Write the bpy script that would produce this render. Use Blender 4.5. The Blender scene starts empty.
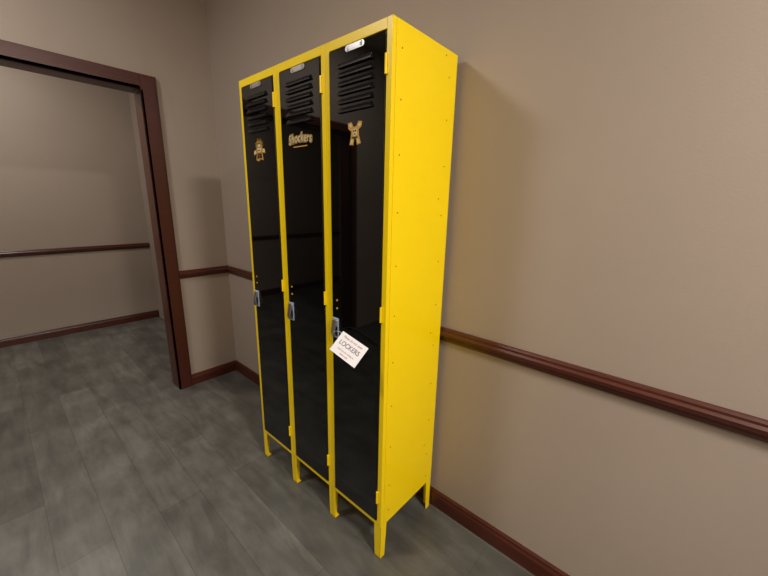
import bpy, bmesh, math
from mathutils import Vector, Matrix
sc=bpy.context.scene
try:
    sc.view_settings.view_transform='Standard'; sc.view_settings.look='None'
except Exception: pass
W=0.305; D=0.3616; H=1.9713; L=0.161; XC=-1.1417; YW=D+0.0282; RZ=0.9285; CEIL=3.0
XR=4.0; YF=-3.4

# ---------------- materials ----------------
def newmat(n):
    m=bpy.data.materials.new(n); m.use_nodes=True
    return m,m.node_tree.nodes,m.node_tree.links,m.node_tree.nodes['Principled BSDF']
def simple(n,c,rough=.5,metal=0,coat=0,var=.0,scale=8,bump=0,bscale=200,spec=.5):
    m,N,K,b=newmat(n)
    b.inputs['Base Color'].default_value=(*c,1); b.inputs['Roughness'].default_value=rough
    b.inputs['Metallic'].default_value=metal; b.inputs['Coat Weight'].default_value=coat
    b.inputs['Specular IOR Level'].default_value=spec
    tc=N.new('ShaderNodeTexCoord')
    if var>0:
        no=N.new('ShaderNodeTexNoise'); no.inputs['Scale'].default_value=scale; no.inputs['Detail'].default_value=4
        K.new(tc.outputs['Object'],no.inputs['Vector'])
        r=N.new('ShaderNodeValToRGB'); r.color_ramp.elements[0].position=.3; r.color_ramp.elements[1].position=.7
        r.color_ramp.elements[0].color=(*[x*(1-var) for x in c],1); r.color_ramp.elements[1].color=(*[min(1,x*(1+var)) for x in c],1)
        K.new(no.outputs['Fac'],r.inputs['Fac']); K.new(r.outputs['Color'],b.inputs['Base Color'])
    if bump>0:
        n2=N.new('ShaderNodeTexNoise'); n2.inputs['Scale'].default_value=bscale; n2.inputs['Detail'].default_value=3
        K.new(tc.outputs['Object'],n2.inputs['Vector'])
        bp=N.new('ShaderNodeBump'); bp.inputs['Strength'].default_value=bump; bp.inputs['Distance'].default_value=.002
        K.new(n2.outputs['Fac'],bp.inputs['Height']); K.new(bp.outputs['Normal'],b.inputs['Normal'])
    return m
YEL=simple('yellow_enamel',(.97,.70,.001),.36,var=.01,bump=.05,bscale=60,spec=.4)
BLK=simple('black_gloss',(.002,.002,.0022),.03)
BLKM=simple('black_satin',(.006,.006,.007),.3)
SHADE=simple('interior_dark',(.01,.009,.004),.6)  # near-black colour painting the shade inside the lockers and louver slots
CHR=simple('latch_steel',(.55,.66,.85),.28,metal=.5)
STL=simple('bare_steel',(.6,.6,.6),.3,metal=1)
GOLD=simple('gold_vinyl',(.55,.32,.05),.4)
GOLDL=simple('cream_vinyl',(.72,.58,.32),.4)
REDV=simple('red_vinyl',(.35,.03,.02),.4)
WALL=simple('taupe_paint',(.365,.298,.245),.6,var=.03,scale=2,bump=.15,bscale=180)
CEILM=simple('ceiling_paint',(.6,.57,.52),.8,bump=.2)
PAPER=simple('card_paper',(.88,.87,.87),.6)
INK=simple('ink',(.22,.13,.15),.6)
INKR=simple('ink_red',(.48,.2,.2),.6)
HOLE=simple('rivet_hole',(.22,.13,.002),.5)
m,N,K,b=newmat('cherry_wood'); WOOD=m
tc=N.new('ShaderNodeTexCoord'); mp=N.new('ShaderNodeMapping'); mp.inputs['Scale'].default_value=(1.5,1.5,30)
no=N.new('ShaderNodeTexNoise'); no.inputs['Scale'].default_value=3; no.inputs['Detail'].default_value=6
r=N.new('ShaderNodeValToRGB'); r.color_ramp.elements[0].color=(.035,.007,.004,1); r.color_ramp.elements[1].color=(.10,.022,.010,1)
K.new(tc.outputs['Object'],mp.inputs['Vector']); K.new(mp.outputs['Vector'],no.inputs['Vector']); K.new(no.outputs['Fac'],r.inputs['Fac']); K.new(r.outputs['Color'],b.inputs['Base Color'])
b.inputs['Roughness'].default_value=.35
m,N,K,b=newmat('grey_vinyl_plank'); FLO=m
tc=N.new('ShaderNodeTexCoord')
br=N.new('ShaderNodeTexBrick'); br.offset=.37; br.inputs['Scale'].default_value=1
br.inputs['Brick Width'].default_value=1.22; br.inputs['Row Height'].default_value=.18
br.inputs['Mortar Size'].default_value=.001; br.inputs['Mortar Smooth'].default_value=.3; br.inputs['Bias'].default_value=0
br.inputs['Color1'].default_value=(.084,.081,.072,1); br.inputs['Color2'].default_value=(.130,.127,.114,1); br.inputs['Mortar'].default_value=(.05,.048,.043,1)
K.new(tc.outputs['Object'],br.inputs['Vector'])
mp=N.new('ShaderNodeMapping'); mp.inputs['Scale'].default_value=(1.6,7,1)
n1=N.new('ShaderNodeTexNoise'); n1.inputs['Scale'].default_value=2.0; n1.inputs['Detail'].default_value=7; n1.inputs['Roughness'].default_value=.6; n1.inputs['Distortion'].default_value=.6
K.new(tc.outputs['Object'],mp.inputs['Vector']); K.new(mp.outputs['Vector'],n1.inputs['Vector'])
r1=N.new('ShaderNodeValToRGB'); r1.color_ramp.elements[0].position=.3; r1.color_ramp.elements[1].position=.72
r1.color_ramp.elements[0].color=(.65,.65,.65,1); r1.color_ramp.elements[1].color=(1.28,1.28,1.25,1)
K.new(n1.outputs['Fac'],r1.inputs['Fac'])
n3=N.new('ShaderNodeTexNoise'); n3.inputs['Scale'].default_value=5; n3.inputs['Detail'].default_value=5
K.new(tc.outputs['Object'],n3.inputs['Vector'])
r3=N.new('ShaderNodeValToRGB'); r3.color_ramp.elements[0].position=.35; r3.color_ramp.elements[1].position=.65
r3.color_ramp.elements[0].color=(.78,.78,.78,1); r3.color_ramp.elements[1].color=(1.12,1.12,1.12,1)
K.new(n3.outputs['Fac'],r3.inputs['Fac'])
def mul(a,c):
    x=N.new('ShaderNodeMix'); x.data_type='RGBA'; x.blend_type='MULTIPLY'; x.inputs[0].default_value=1
    K.new(a,x.inputs[6]); K.new(c,x.inputs[7]); return x.outputs[2]
K.new(mul(mul(br.outputs['Color'],r1.outputs['Color']),r3.outputs['Color']),b.inputs['Base Color'])
b.inputs['Roughness'].default_value=.36
bp=N.new('ShaderNodeBump'); bp.inputs['Strength'].default_value=.15; bp.inputs['Distance'].default_value=.003
K.new(n1.outputs['Fac'],bp.inputs['Height']); K.new(bp.outputs['Normal'],b.inputs['Normal'])
m,N,K,b=newmat('lamp_lens'); LENS=m
b.inputs['Emission Color'].default_value=(1,.92,.82,1); b.inputs['Emission Strength'].default_value=4

# ---------------- helpers ----------------
def empty(n,loc=(0,0,0)):
    o=bpy.data.objects.new(n,None); o.location=loc; sc.collection.objects.link(o); return o
def finish(bm,n,mat,parent=None,bevel=0,seg=2,smooth=False):
    bmesh.ops.recalc_face_normals(bm,faces=bm.faces)
    me=bpy.data.meshes.new(n); bm.to_mesh(me); bm.free()
    o=bpy.data.objects.new(n,me); sc.collection.objects.link(o); me.materials.append(mat)
    if smooth:
        for p in me.polygons: p.use_smooth=True
    if bevel>0:
        md=o.modifiers.new('bevel','BEVEL'); md.width=bevel; md.segments=seg; md.limit_method='ANGLE'
    if parent: o.parent=parent
    return o
def addbox(bm,a,b):
    v=[bm.verts.new((x,y,z)) for x in (a[0],b[0]) for y in (a[1],b[1]) for z in (a[2],b[2])]
    for f in ((0,1,3,2),(4,6,7,5),(0,4,5,1),(2,3,7,6),(0,2,6,4),(1,5,7,3)): bm.faces.new([v[i] for i in f])
def boxes(n,lst,mat,parent=None,bevel=0):
    bm=bmesh.new()
    for a,b in lst: addbox(bm,a,b)
    return finish(bm,n,mat,parent,bevel)
def addprism(bm,pts,y0,y1):
    A=[bm.verts.new((x,y0,z)) for x,z in pts]; B=[bm.verts.new((x,y1,z)) for x,z in pts]
    bm.faces.new(A); bm.faces.new(B[::-1]); k=len(pts)
    for i in range(k): bm.faces.new((A[i],B[i],B[(i+1)%k],A[(i+1)%k]))
def prof_x(n,pts,x0,x1,mat,parent=None):
    bm=bmesh.new(); A=[bm.verts.new((x0,y,z)) for y,z in pts]; B=[bm.verts.new((x1,y,z)) for y,z in pts]
    bm.faces.new(A); bm.faces.new(B[::-1]); k=len(pts)
    for i in range(k): bm.faces.new((A[i],B[i],B[(i+1)%k],A[(i+1)%k]))
    return finish(bm,n,mat,parent)
def prof_y(n,pts,y0,y1,mat,parent=None):
    bm=bmesh.new(); A=[bm.verts.new((x,y0,z)) for x,z in pts]; B=[bm.verts.new((x,y1,z)) for x,z in pts]
    bm.faces.new(A); bm.faces.new(B[::-1]); k=len(pts)
    for i in range(k): bm.faces.new((A[i],B[i],B[(i+1)%k],A[(i+1)%k]))
    return finish(bm,n,mat,parent)
def disc(bm,c,r,axis,h,seg=16):
    M=Matrix.Translation(c)
    if axis=='y': M=M@Matrix.Rotation(math.pi/2,4,'X')
    if axis=='x': M=M@Matrix.Rotation(math.pi/2,4,'Y')
    bmesh.ops.create_cone(bm,cap_ends=True,segments=seg,radius1=r,radius2=r,depth=h,matrix=M)
def text(n,s,size,mat,M,parent,offset=0,shear=0,ext=.0004,arch=0,sx=1):
    c=bpy.data.curves.new(n,'FONT'); c.body=s; c.size=size; c.align_x='CENTER'; c.align_y='CENTER'
    c.offset=offset; c.shear=shear; c.extrude=ext
    t=bpy.data.objects.new(n+'_t',c); sc.collection.objects.link(t)
    bpy.context.view_layer.update()
    me=bpy.data.meshes.new_from_object(t.evaluated_get(bpy.context.evaluated_depsgraph_get()))
    bpy.data.objects.remove(t)
    for v in me.vertices:
        v.co.x*=sx
        v.co.y+=arch*(v.co.x**2)
    me.materials.clear(); me.materials.append(mat); me.transform(M)
    o=bpy.data.objects.new(n,me); sc.collection.objects.link(o); o.parent=parent; return o

# ---------------- room ----------------
HX=-3.2
DO0,DO1,DH=-1.75,-0.075,2.12
boxes('floor',[((HX-.1,YF-.1,-.1),(XR+.1,YW+.1,0))],FLO)
boxes('ceiling',[((HX-.1,YF-.1,CEIL),(XR+.1,YW+.1,CEIL+.1))],CEILM)
boxes('wall_back',[((HX-.1,YW,0),(XR+.1,YW+.1,CEIL))],WALL)
boxes('wall_left',[((XC-.12,DO1+.02,0),(XC,YW,CEIL)),((XC-.12,YF,0),(XC,DO0-.02,CEIL)),((XC-.12,DO0-.02,DH+.02),(XC,DO1+.02,CEIL))],WALL)
boxes('wall_hall',[((HX-.1,YF,0),(HX,YW,CEIL))],WALL)
boxes('wall_right',[((XR,YF,0),(XR+.1,YW,CEIL))],WALL)
boxes('wall_front',[((HX-.1,YF-.1,0),(XR+.1,YF,CEIL))],WALL)
def railprof(s,face,z1):
    h=.058; z0=z1-h
    return [(face,z0),(face+s*.010,z0),(face+s*.014,z0+.010),(face+s*.014,z0+.016),(face+s*.022,z0+.024),(face+s*.024,z0+.036),(face+s*.018,z0+.044),(face+s*.018,z1-.006),(face+s*.014,z1),(face,z1)]
def baseprof(s,face):
    return [(face,0),(face+s*.016,0),(face+s*.016,.062),(face+s*.012,.072),(face+s*.011,.082),(face+s*.006,.088),(face,.088)]
prof_x('trim_1',railprof(-1,YW,RZ),XC,XR,WOOD)
prof_y('trim_2',railprof(1,XC,RZ),.02,YW,WOOD)
prof_x('baseboard_back',baseprof(-1,YW),XC,XR,WOOD)
prof_y('baseboard_left',baseprof(1,XC),.02,YW,WOOD)
prof_y('baseboard_right',baseprof(-1,XR),YF,YW,WOOD)
prof_x('baseboard_front',baseprof(1,YF),XC,XR,WOOD)
prof_y('baseboard_hall',baseprof(1,HX),YF,YW,WOOD)
prof_y('trim_3',railprof(1,HX,RZ),YF,YW,WOOD)
boxes('trim_4',[((XC-.135,DO1,0),(XC+.018,DO1+.02,DH)),((XC,DO1,0),(XC+.018,.02,DH+.09)),((XC+.018,DO1+.012,0),(XC+.024,.008,DH+.08)),
  ((XC-.135,DO0-.02,0),(XC+.018,DO0,DH)),((XC,DO0-.095,0),(XC+.018,DO0,DH+.09)),
  ((XC-.135,DO0,DH),(XC+.018,DO1,DH+.02)),((XC,DO0,DH),(XC+.018,DO1,DH+.09))],WOOD,bevel=.002)

# ---------------- locker ----------------
LK=empty('metal_locker')
S=.022; TOP=.03; BOT=.018; FD=.018
for i in range(3):
    x0=i*W+.0006; x1=(i+1)*W-.0006
    boxes('frame_%d'%(i+1),[((x0,0,L),(x0+S,FD,H)),((x1-S,0,L),(x1,FD,H)),((x0+S,0,H-TOP),(x1-S,FD,H)),((x0+S,0,L),(x1-S,FD,L+BOT))],YEL,LK,bevel=.0015)
    boxes('interior_%d'%(i+1),[((x0+.004,FD+.012,L+.01),(x1-.004,FD+.016,H-.01))],SHADE,LK)  # dark sheet behind the door gaps, interior shade put in as colour
    dx0,dx1,dz0,dz1=x0+S+.002,x1-S-.002,L+BOT+.002,H-TOP-.003
    boxes('door_panel_%d'%(i+1),[((dx0,-.004,dz0),(dx1,.014,dz1))],BLK,LK,bevel=.003)
    cx=(dx0+dx1)/2
    bm=bmesh.new()
    for k in range(6):
        z=1.742+k*.027
        hw=.078
        P=[(-.0042,z+.016),(-.013,z+.004),(-.013,z),(-.0115,z+.0005),(-.0042,z+.013)]
        A=[bm.verts.new((cx-hw,y,zz)) for y,zz in P]; B=[bm.verts.new((cx+hw,y,zz)) for y,zz in P]
        bm.faces.new(A); bm.faces.new(B[::-1])
        for q in range(5): bm.faces.new((A[q],B[q],B[(q+1)%5],A[(q+1)%5]))
        for sx in (-1,1):
            e=[bm.verts.new((cx+sx*hw,y,zz)) for y,zz in ((-.004,z+.016),(-.013,z+.003),(-.004,z-.001))]
            e2=[bm.verts.new((cx+sx*(hw-.002),y,zz)) for y,zz in ((-.004,z+.016),(-.013,z+.003),(-.004,z-.001))]
            bm.faces.new(e); bm.faces.new(e2[::-1])
            for q in range(3): bm.faces.new((e[q],e2[q],e2[(q+1)%3],e[(q+1)%3]))
    finish(bm,'louvers_%d'%(i+1),BLKM,LK)
    boxes('louver_slots_%d'%(i+1),[((cx-.074,-.0046,1.742+k*.027-.001),(cx+.074,-.004,1.742+k*.027+.008)) for k in range(6)],SHADE,LK)  # dark strips painting the shade under each louver hood
    bm=bmesh.new(); addbox(bm,(cx-.034,-.0065,1.918),(cx+.034,-.004,1.936)); 
    for sx in (-1,1): disc(bm,(cx+sx*.034,-.00525,1.927),.009,'y',.0025,20)
    finish(bm,'number_plate_%d'%(i+1),STL,LK)
    boxes('number_plate_face_%d'%(i+1),[((cx-.022,-.0072,1.9215),(cx+.022,-.0064,1.9325))],STL,LK)
    lx,lz=i*W+.047,.965
    bm=bmesh.new(); addbox(bm,(lx-.018,-.0085,lz-.044),(lx+.018,-.004,lz+.040))
    finish(bm,'latch_plate_%d'%(i+1),CHR,LK,bevel=.003,seg=3)
    bm=bmesh.new()
    P=[(-.0085,lz+.034),(-.014,lz+.034),(-.018,lz+.012),(-.024,lz-.016),(-.024,lz-.026),(-.019,lz-.026),(-.013,lz+.004),(-.0085,lz+.010)]
    A=[bm.verts.new((lx-.011,y,zz)) for y,zz in P]; B=[bm.verts.new((lx+.011,y,zz)) for y,zz in P]
    bm.faces.new(A); bm.faces.new(B[::-1])
    for q in range(8): bm.faces.new((A[q],B[q],B[(q+1)%8],A[(q+1)%8]))
    finish(bm,'latch_handle_%d'%(i+1),STL,LK,bevel=.0015)
    boxes('latch_recess_%d'%(i+1),[((lx-.013,-.0092,lz-.034),(lx+.013,-.0084,lz+.004))],BLKM,LK)
    boxes('latch_hasp_%d'%(i+1),[((lx-.003,-.024,lz-.036),(lx+.003,-.0085,lz-.024))],STL,LK,bevel=.001)
    bm=bmesh.new()
    for dz in (.080,.113): disc(bm,(lx+.008,-.005,lz+dz),.004,'y',.003)
    finish(bm,'door_studs_%d'%(i+1),GOLD,LK)
    bm=bmesh.new()
    for hz in (1.85,1.07,.30):
        disc(bm,(x1-S+.001,-.004,hz),.0035,'z',.055,14)
        addbox(bm,(x1-S+.001,-.0015,hz-.027),(x1-S+.010,.001,hz+.027))
    finish(bm,'hinges_%d'%(i+1),YEL,LK)
boxes('side_panel_right',[((3*W-.004,FD+.001,L),(3*W-.0002,D,H))],YEL,LK,bevel=.0012)
boxes('side_panel_left',[((.0002,FD+.001,L),(.004,D,H))],YEL,LK,bevel=.0012)
boxes('dividers',[((i*W-.001,FD+.001,L),(i*W+.001,D-.004,H-.004)) for i in (1,2)],YEL,LK)
boxes('top_panel',[((.004,FD+.001,H-.004),(3*W-.004,D,H))],YEL,LK)
boxes('bottom_panel',[((.004,FD+.001,L),(3*W-.004,D,L+.004))],YEL,LK)
boxes('back_panel',[((.004,D-.004,L+.004),(3*W-.004,D,H-.004))],YEL,LK)
bm=bmesh.new()
def leg(xa,xb,xa2,xb2,side_x,front=True):
    y0=0.0008 if front else D-.003; 
    A=[bm.verts.new(v) for v in ((xa,y0,L+.004),(xb,y0,L+.004),(xb2,y0,0),(xa2,y0,0))]
    Bv=[bm.verts.new(v) for v in ((xa,y0+.002,L+.004),(xb,y0+.002,L+.004),(xb2,y0+.002,0),(xa2,y0+.002,0))]
    bm.faces.new(A); bm.faces.new(Bv[::-1])
    for q in range(4): bm.faces.new((A[q],Bv[q],Bv[(q+1)%4],A[(q+1)%4]))
    ya,yb,yb2=(y0,y0+.036,y0+.026) if front else (y0+.002,y0-.036,y0-.026)
    C=[bm.verts.new((side_x,y,z)) for y,z in ((ya,L+.004),(yb,L+.004),(yb2,0),(ya,0))]
    E=[bm.verts.new((side_x-.002,y,z)) for y,z in ((ya,L+.004),(yb,L+.004),(yb2,0),(ya,0))]
    bm.faces.new(C); bm.faces.new(E[::-1])
    for q in range(4): bm.faces.new((C[q],E[q],E[(q+1)%4],C[(q+1)%4]))
for fr in (True,False):
    leg(0.001,.038,.001,.032,.003,fr)
    for i in (1,2): leg(i*W-.022,i*W+.022,i*W-.018,i*W+.018,i*W+.001,fr)
    leg(3*W-.038,3*W-.001,3*W-.032,3*W-.001,3*W-.0008,fr)
finish(bm,'legs',YEL,LK)
boxes('leg_feet',[((a,.0008,0),(b,.026,.003)) for a,b in ((.001,.03),(W-.018,W+.018),(2*W-.018,2*W+.018),(3*W-.03,3*W-.001))],YEL,LK)
bm=bmesh.new()
zs=[.22,.34,.52,.70,.88,1.06,1.24,1.42,1.60,1.76,1.90]
for k,z in enumerate(zs):
    disc(bm,(3*W,.045,z),.0026,'x',.0012,12)
    disc(bm,(3*W,D-.05,z-.012),.0026,'x',.0012,12)
    if k%3==1: disc(bm,(3*W,D-.075,z+.05),.0026,'x',.0012,12)
finish(bm,'side_rivets',HOLE,LK)

# ---------------- stickers ----------------
def M(x,z,y=-.0046): return Matrix.Translation((x,y,z))@Matrix.Rotation(math.pi/2,4,'X')
c1,c2,c3=W*.5,W*1.5,W*2.5
text('lettering_outline','Shockers',.047,GOLD,M(c2,1.688,-.0044),LK,offset=.004,shear=.1,arch=-1.2,sx=.86)
text('lettering','Shockers',.047,BLKM,M(c2,1.688,-.0050),LK,offset=.0018,shear=.1,arch=-1.2,sx=.86)
text('lettering_core','Shockers',.047,GOLDL,M(c2,1.688,-.0056),LK,offset=.0002,shear=.1,arch=-1.2,sx=.86)
boxes('lettering_swash',[((c2-.045,-.0050,1.655),(c2+.045,-.0044,1.659))],GOLD,LK)
def stick(n,polys,mat,cx,cz,s,y):
    bm=bmesh.new()
    for P in polys: addprism(bm,[(cx+a*s,cz+b*s) for a,b in P],y,y+.0006)
    return finish(bm,n,mat,LK)
def circ(x,z,r,k=18): return [(x+r*math.cos(2*math.pi*i/k),z+r*math.sin(2*math.pi*i/k)) for i in range(k)]
fig=[(-.9,.95),(-.45,1.0),(-.15,.55),(.2,.6),(.5,1.0),(.95,.95),(.85,.5),(.5,.3),(.55,-.2),(.8,-.9),(.3,-1.0),(.15,-.45),(-.05,-.4),(-.2,-1.0),(-.7,-.95),(-.5,-.2),(-.45,.2),(-.85,.45)]
Z3=1.672
stick('emblem_c_base',[fig],GOLD,c3,Z3,.036,-.0048)
stick('emblem_c_mark',[[(-.25,.35),(.25,.4),(.3,-.1),(.0,-.25),(-.25,-.1)],[(-.75,.8),(-.5,.85),(-.35,.6),(-.6,.55)],[(.5,.8),(.8,.8),(.7,.55),(.5,.55)],[(-.45,-.5),(-.25,-.5),(-.3,-.85),(-.55,-.85)],[(.3,-.5),(.45,-.5),(.6,-.85),(.4,-.85)]],GOLDL,c3,Z3,.036,-.0054)
stick('emblem_c_eye',[circ(-.1,.2,.09),circ(.14,.22,.09),[(-.12,-.02),(.18,.0),(.1,-.1),(-.08,-.1)],[(-.4,-.3),(.4,-.3),(.35,-.4),(-.35,-.4)]],BLKM,c3,Z3,.036,-.0060)
spk=[]
for k in range(9):
    a=math.radians(20+k*17.5); r0=.42
    spk.append([(r0*math.cos(a-.2),.1+r0*math.sin(a-.2)),((.95+.1*(k%2))*math.cos(a)*.85,.1+(.95+.1*(k%2))*math.sin(a)*.9),(r0*math.cos(a+.2),.1+r0*math.sin(a+.2))])
stick('emblem_a_base',[circ(0,.1,.52)]+spk+[[(-.35,-.25),(-1.0,-.45),(-.95,-.05),(-.45,.1)],[(.35,-.25),(1.0,-.35),(.9,.05),(.45,.1)],[(-.5,-.3),(.5,-.3),(.62,-.95),(.1,-.8),(-.1,-1.0),(-.62,-.9)]],GOLD,c1,1.668,.048,-.0048)
stick('emblem_a_face',[circ(0,.12,.36),[(-.95,-.3),(-.9,-.08),(-.6,-.02),(-.65,-.33)],[(.95,-.22),(.85,0),(.6,.02),(.65,-.28)]],GOLDL,c1,1.668,.048,-.0054)
stick('emblem_a_body',[[(-.36,-.36),(.36,-.36),(.42,-.8),(0,-.7),(-.42,-.8)]],BLKM,c1,1.668,.048,-.0055)
stick('emblem_a_marks',[[(-.28,.32),(-.04,.2),(-.2,.12)],[(.28,.32),(.04,.2),(.2,.12)]],BLKM,c1,1.668,.048,-.0060)
stick('emblem_a_red',[[(-.2,.0),(.2,.0),(.12,-.12),(-.12,-.12)],[(-.2,-.45),(.2,-.45),(0,-.65)]],REDV,c1,1.668,.048,-.0061)

# ---------------- hanging card ----------------
CARD=empty('paper_sign',(.730,-.032,.975))
e1=Vector((.134,0,-.030)); e2=Vector((-.0155,-.057,-.060))
wd=e1.length; X=e1.normalized(); n=X.cross(-e2).normalized(); Yv=n.cross(X); hh=abs(e2.dot(Yv))
R=Matrix((X,Yv,n)).transposed().to_4x4()
bm=bmesh.new(); addbox(bm,(0,-hh,-.0006),(wd,0,0)); o=finish(bm,'card',PAPER,CARD); o.data.transform(R)
def ct(nm,s,size,x,y,mt,off=0): text(nm,s,size,mt,R@Matrix.Translation((x,y,.0004)),CARD,offset=off,ext=.0002)
ct('line_1','Please do not open',.0125,wd*.5,-hh*.16,INKR,.0001)
ct('line_2','LOCKERS',.025,wd*.5,-hh*.45,INK,.0002)
ct('line_3','thank you for visiting us',.009,wd*.5,-hh*.72,INKR)
ct('line_4','display only',.009,wd*.5,-hh*.87,INKR)
cu=bpy.data.curves.new('string','CURVE'); cu.dimensions='3D'; cu.bevel_depth=.0008
sp=cu.splines.new('POLY'); base=CARD.location
pts=[Vector((.657,-.025,.940)),Vector((.668,-.0275,.955)),Vector((.70,-.034,.968)),Vector((.738,-.036,.968))]
sp.points.add(len(pts)-1)
for q,v in zip(sp.points,pts): q.co=(*(v-base),1)
cu.materials.append(PAPER); so=bpy.data.objects.new('string',cu); sc.collection.objects.link(so); so.parent=CARD

# ---------------- lights ----------------
def downlight(x,y,power,size=.5,col=(1,.94,.86)):
    e=empty('ceiling_light',(x,y,CEIL))
    bm=bmesh.new(); bmesh.ops.create_cone(bm,cap_ends=True,segments=32,radius1=size*.5,radius2=size*.5,depth=.02,matrix=Matrix.Translation((0,0,-.012)))
    finish(bm,'housing',CEILM,e)
    bm=bmesh.new(); bmesh.ops.create_cone(bm,cap_ends=True,segments=32,radius1=size*.44,radius2=size*.44,depth=.006,matrix=Matrix.Translation((0,0,-.025)))
    finish(bm,'lens',LENS,e)
    l=bpy.data.lights.new('lamp','AREA'); l.shape='DISK'; l.size=size*.9; l.energy=power; l.color=col
    lo=bpy.data.objects.new('lamp',l); lo.location=(0,0,-.035); lo.parent=e; sc.collection.objects.link(lo)
downlight(3.1,-.5,104)
downlight(2.9,-2.5,14)
downlight(-.3,-1.5,34,col=(1,.95,.9))
downlight(-2.2,-1.0,24)
wd_=bpy.data.worlds.new('world'); sc.world=wd_; wd_.use_nodes=True
wd_.node_tree.nodes['Background'].inputs[0].default_value=(.5,.5,.5,1); wd_.node_tree.nodes['Background'].inputs[1].default_value=.2

# ---------------- camera ----------------
P=(1.6567,-.8613,1.4497); yaw,pitch,roll,F=2.2898,-.2406,.0226,345.65
f=Vector((math.cos(pitch)*math.cos(yaw),math.cos(pitch)*math.sin(yaw),math.sin(pitch)))
r=f.cross(Vector((0,0,1))).normalized(); u=r.cross(f)
c,s=math.cos(roll),math.sin(roll); r,u=c*r+s*u,-s*r+c*u
cd=bpy.data.cameras.new('camera'); co=bpy.data.objects.new('camera',cd); sc.collection.objects.link(co)
co.matrix_world=Matrix([[r[0],u[0],-f[0],P[0]],[r[1],u[1],-f[1],P[1]],[r[2],u[2],-f[2],P[2]],[0,0,0,1]])
cd.sensor_width=36; cd.lens=F*36/768; cd.clip_start=.02; sc.camera=co
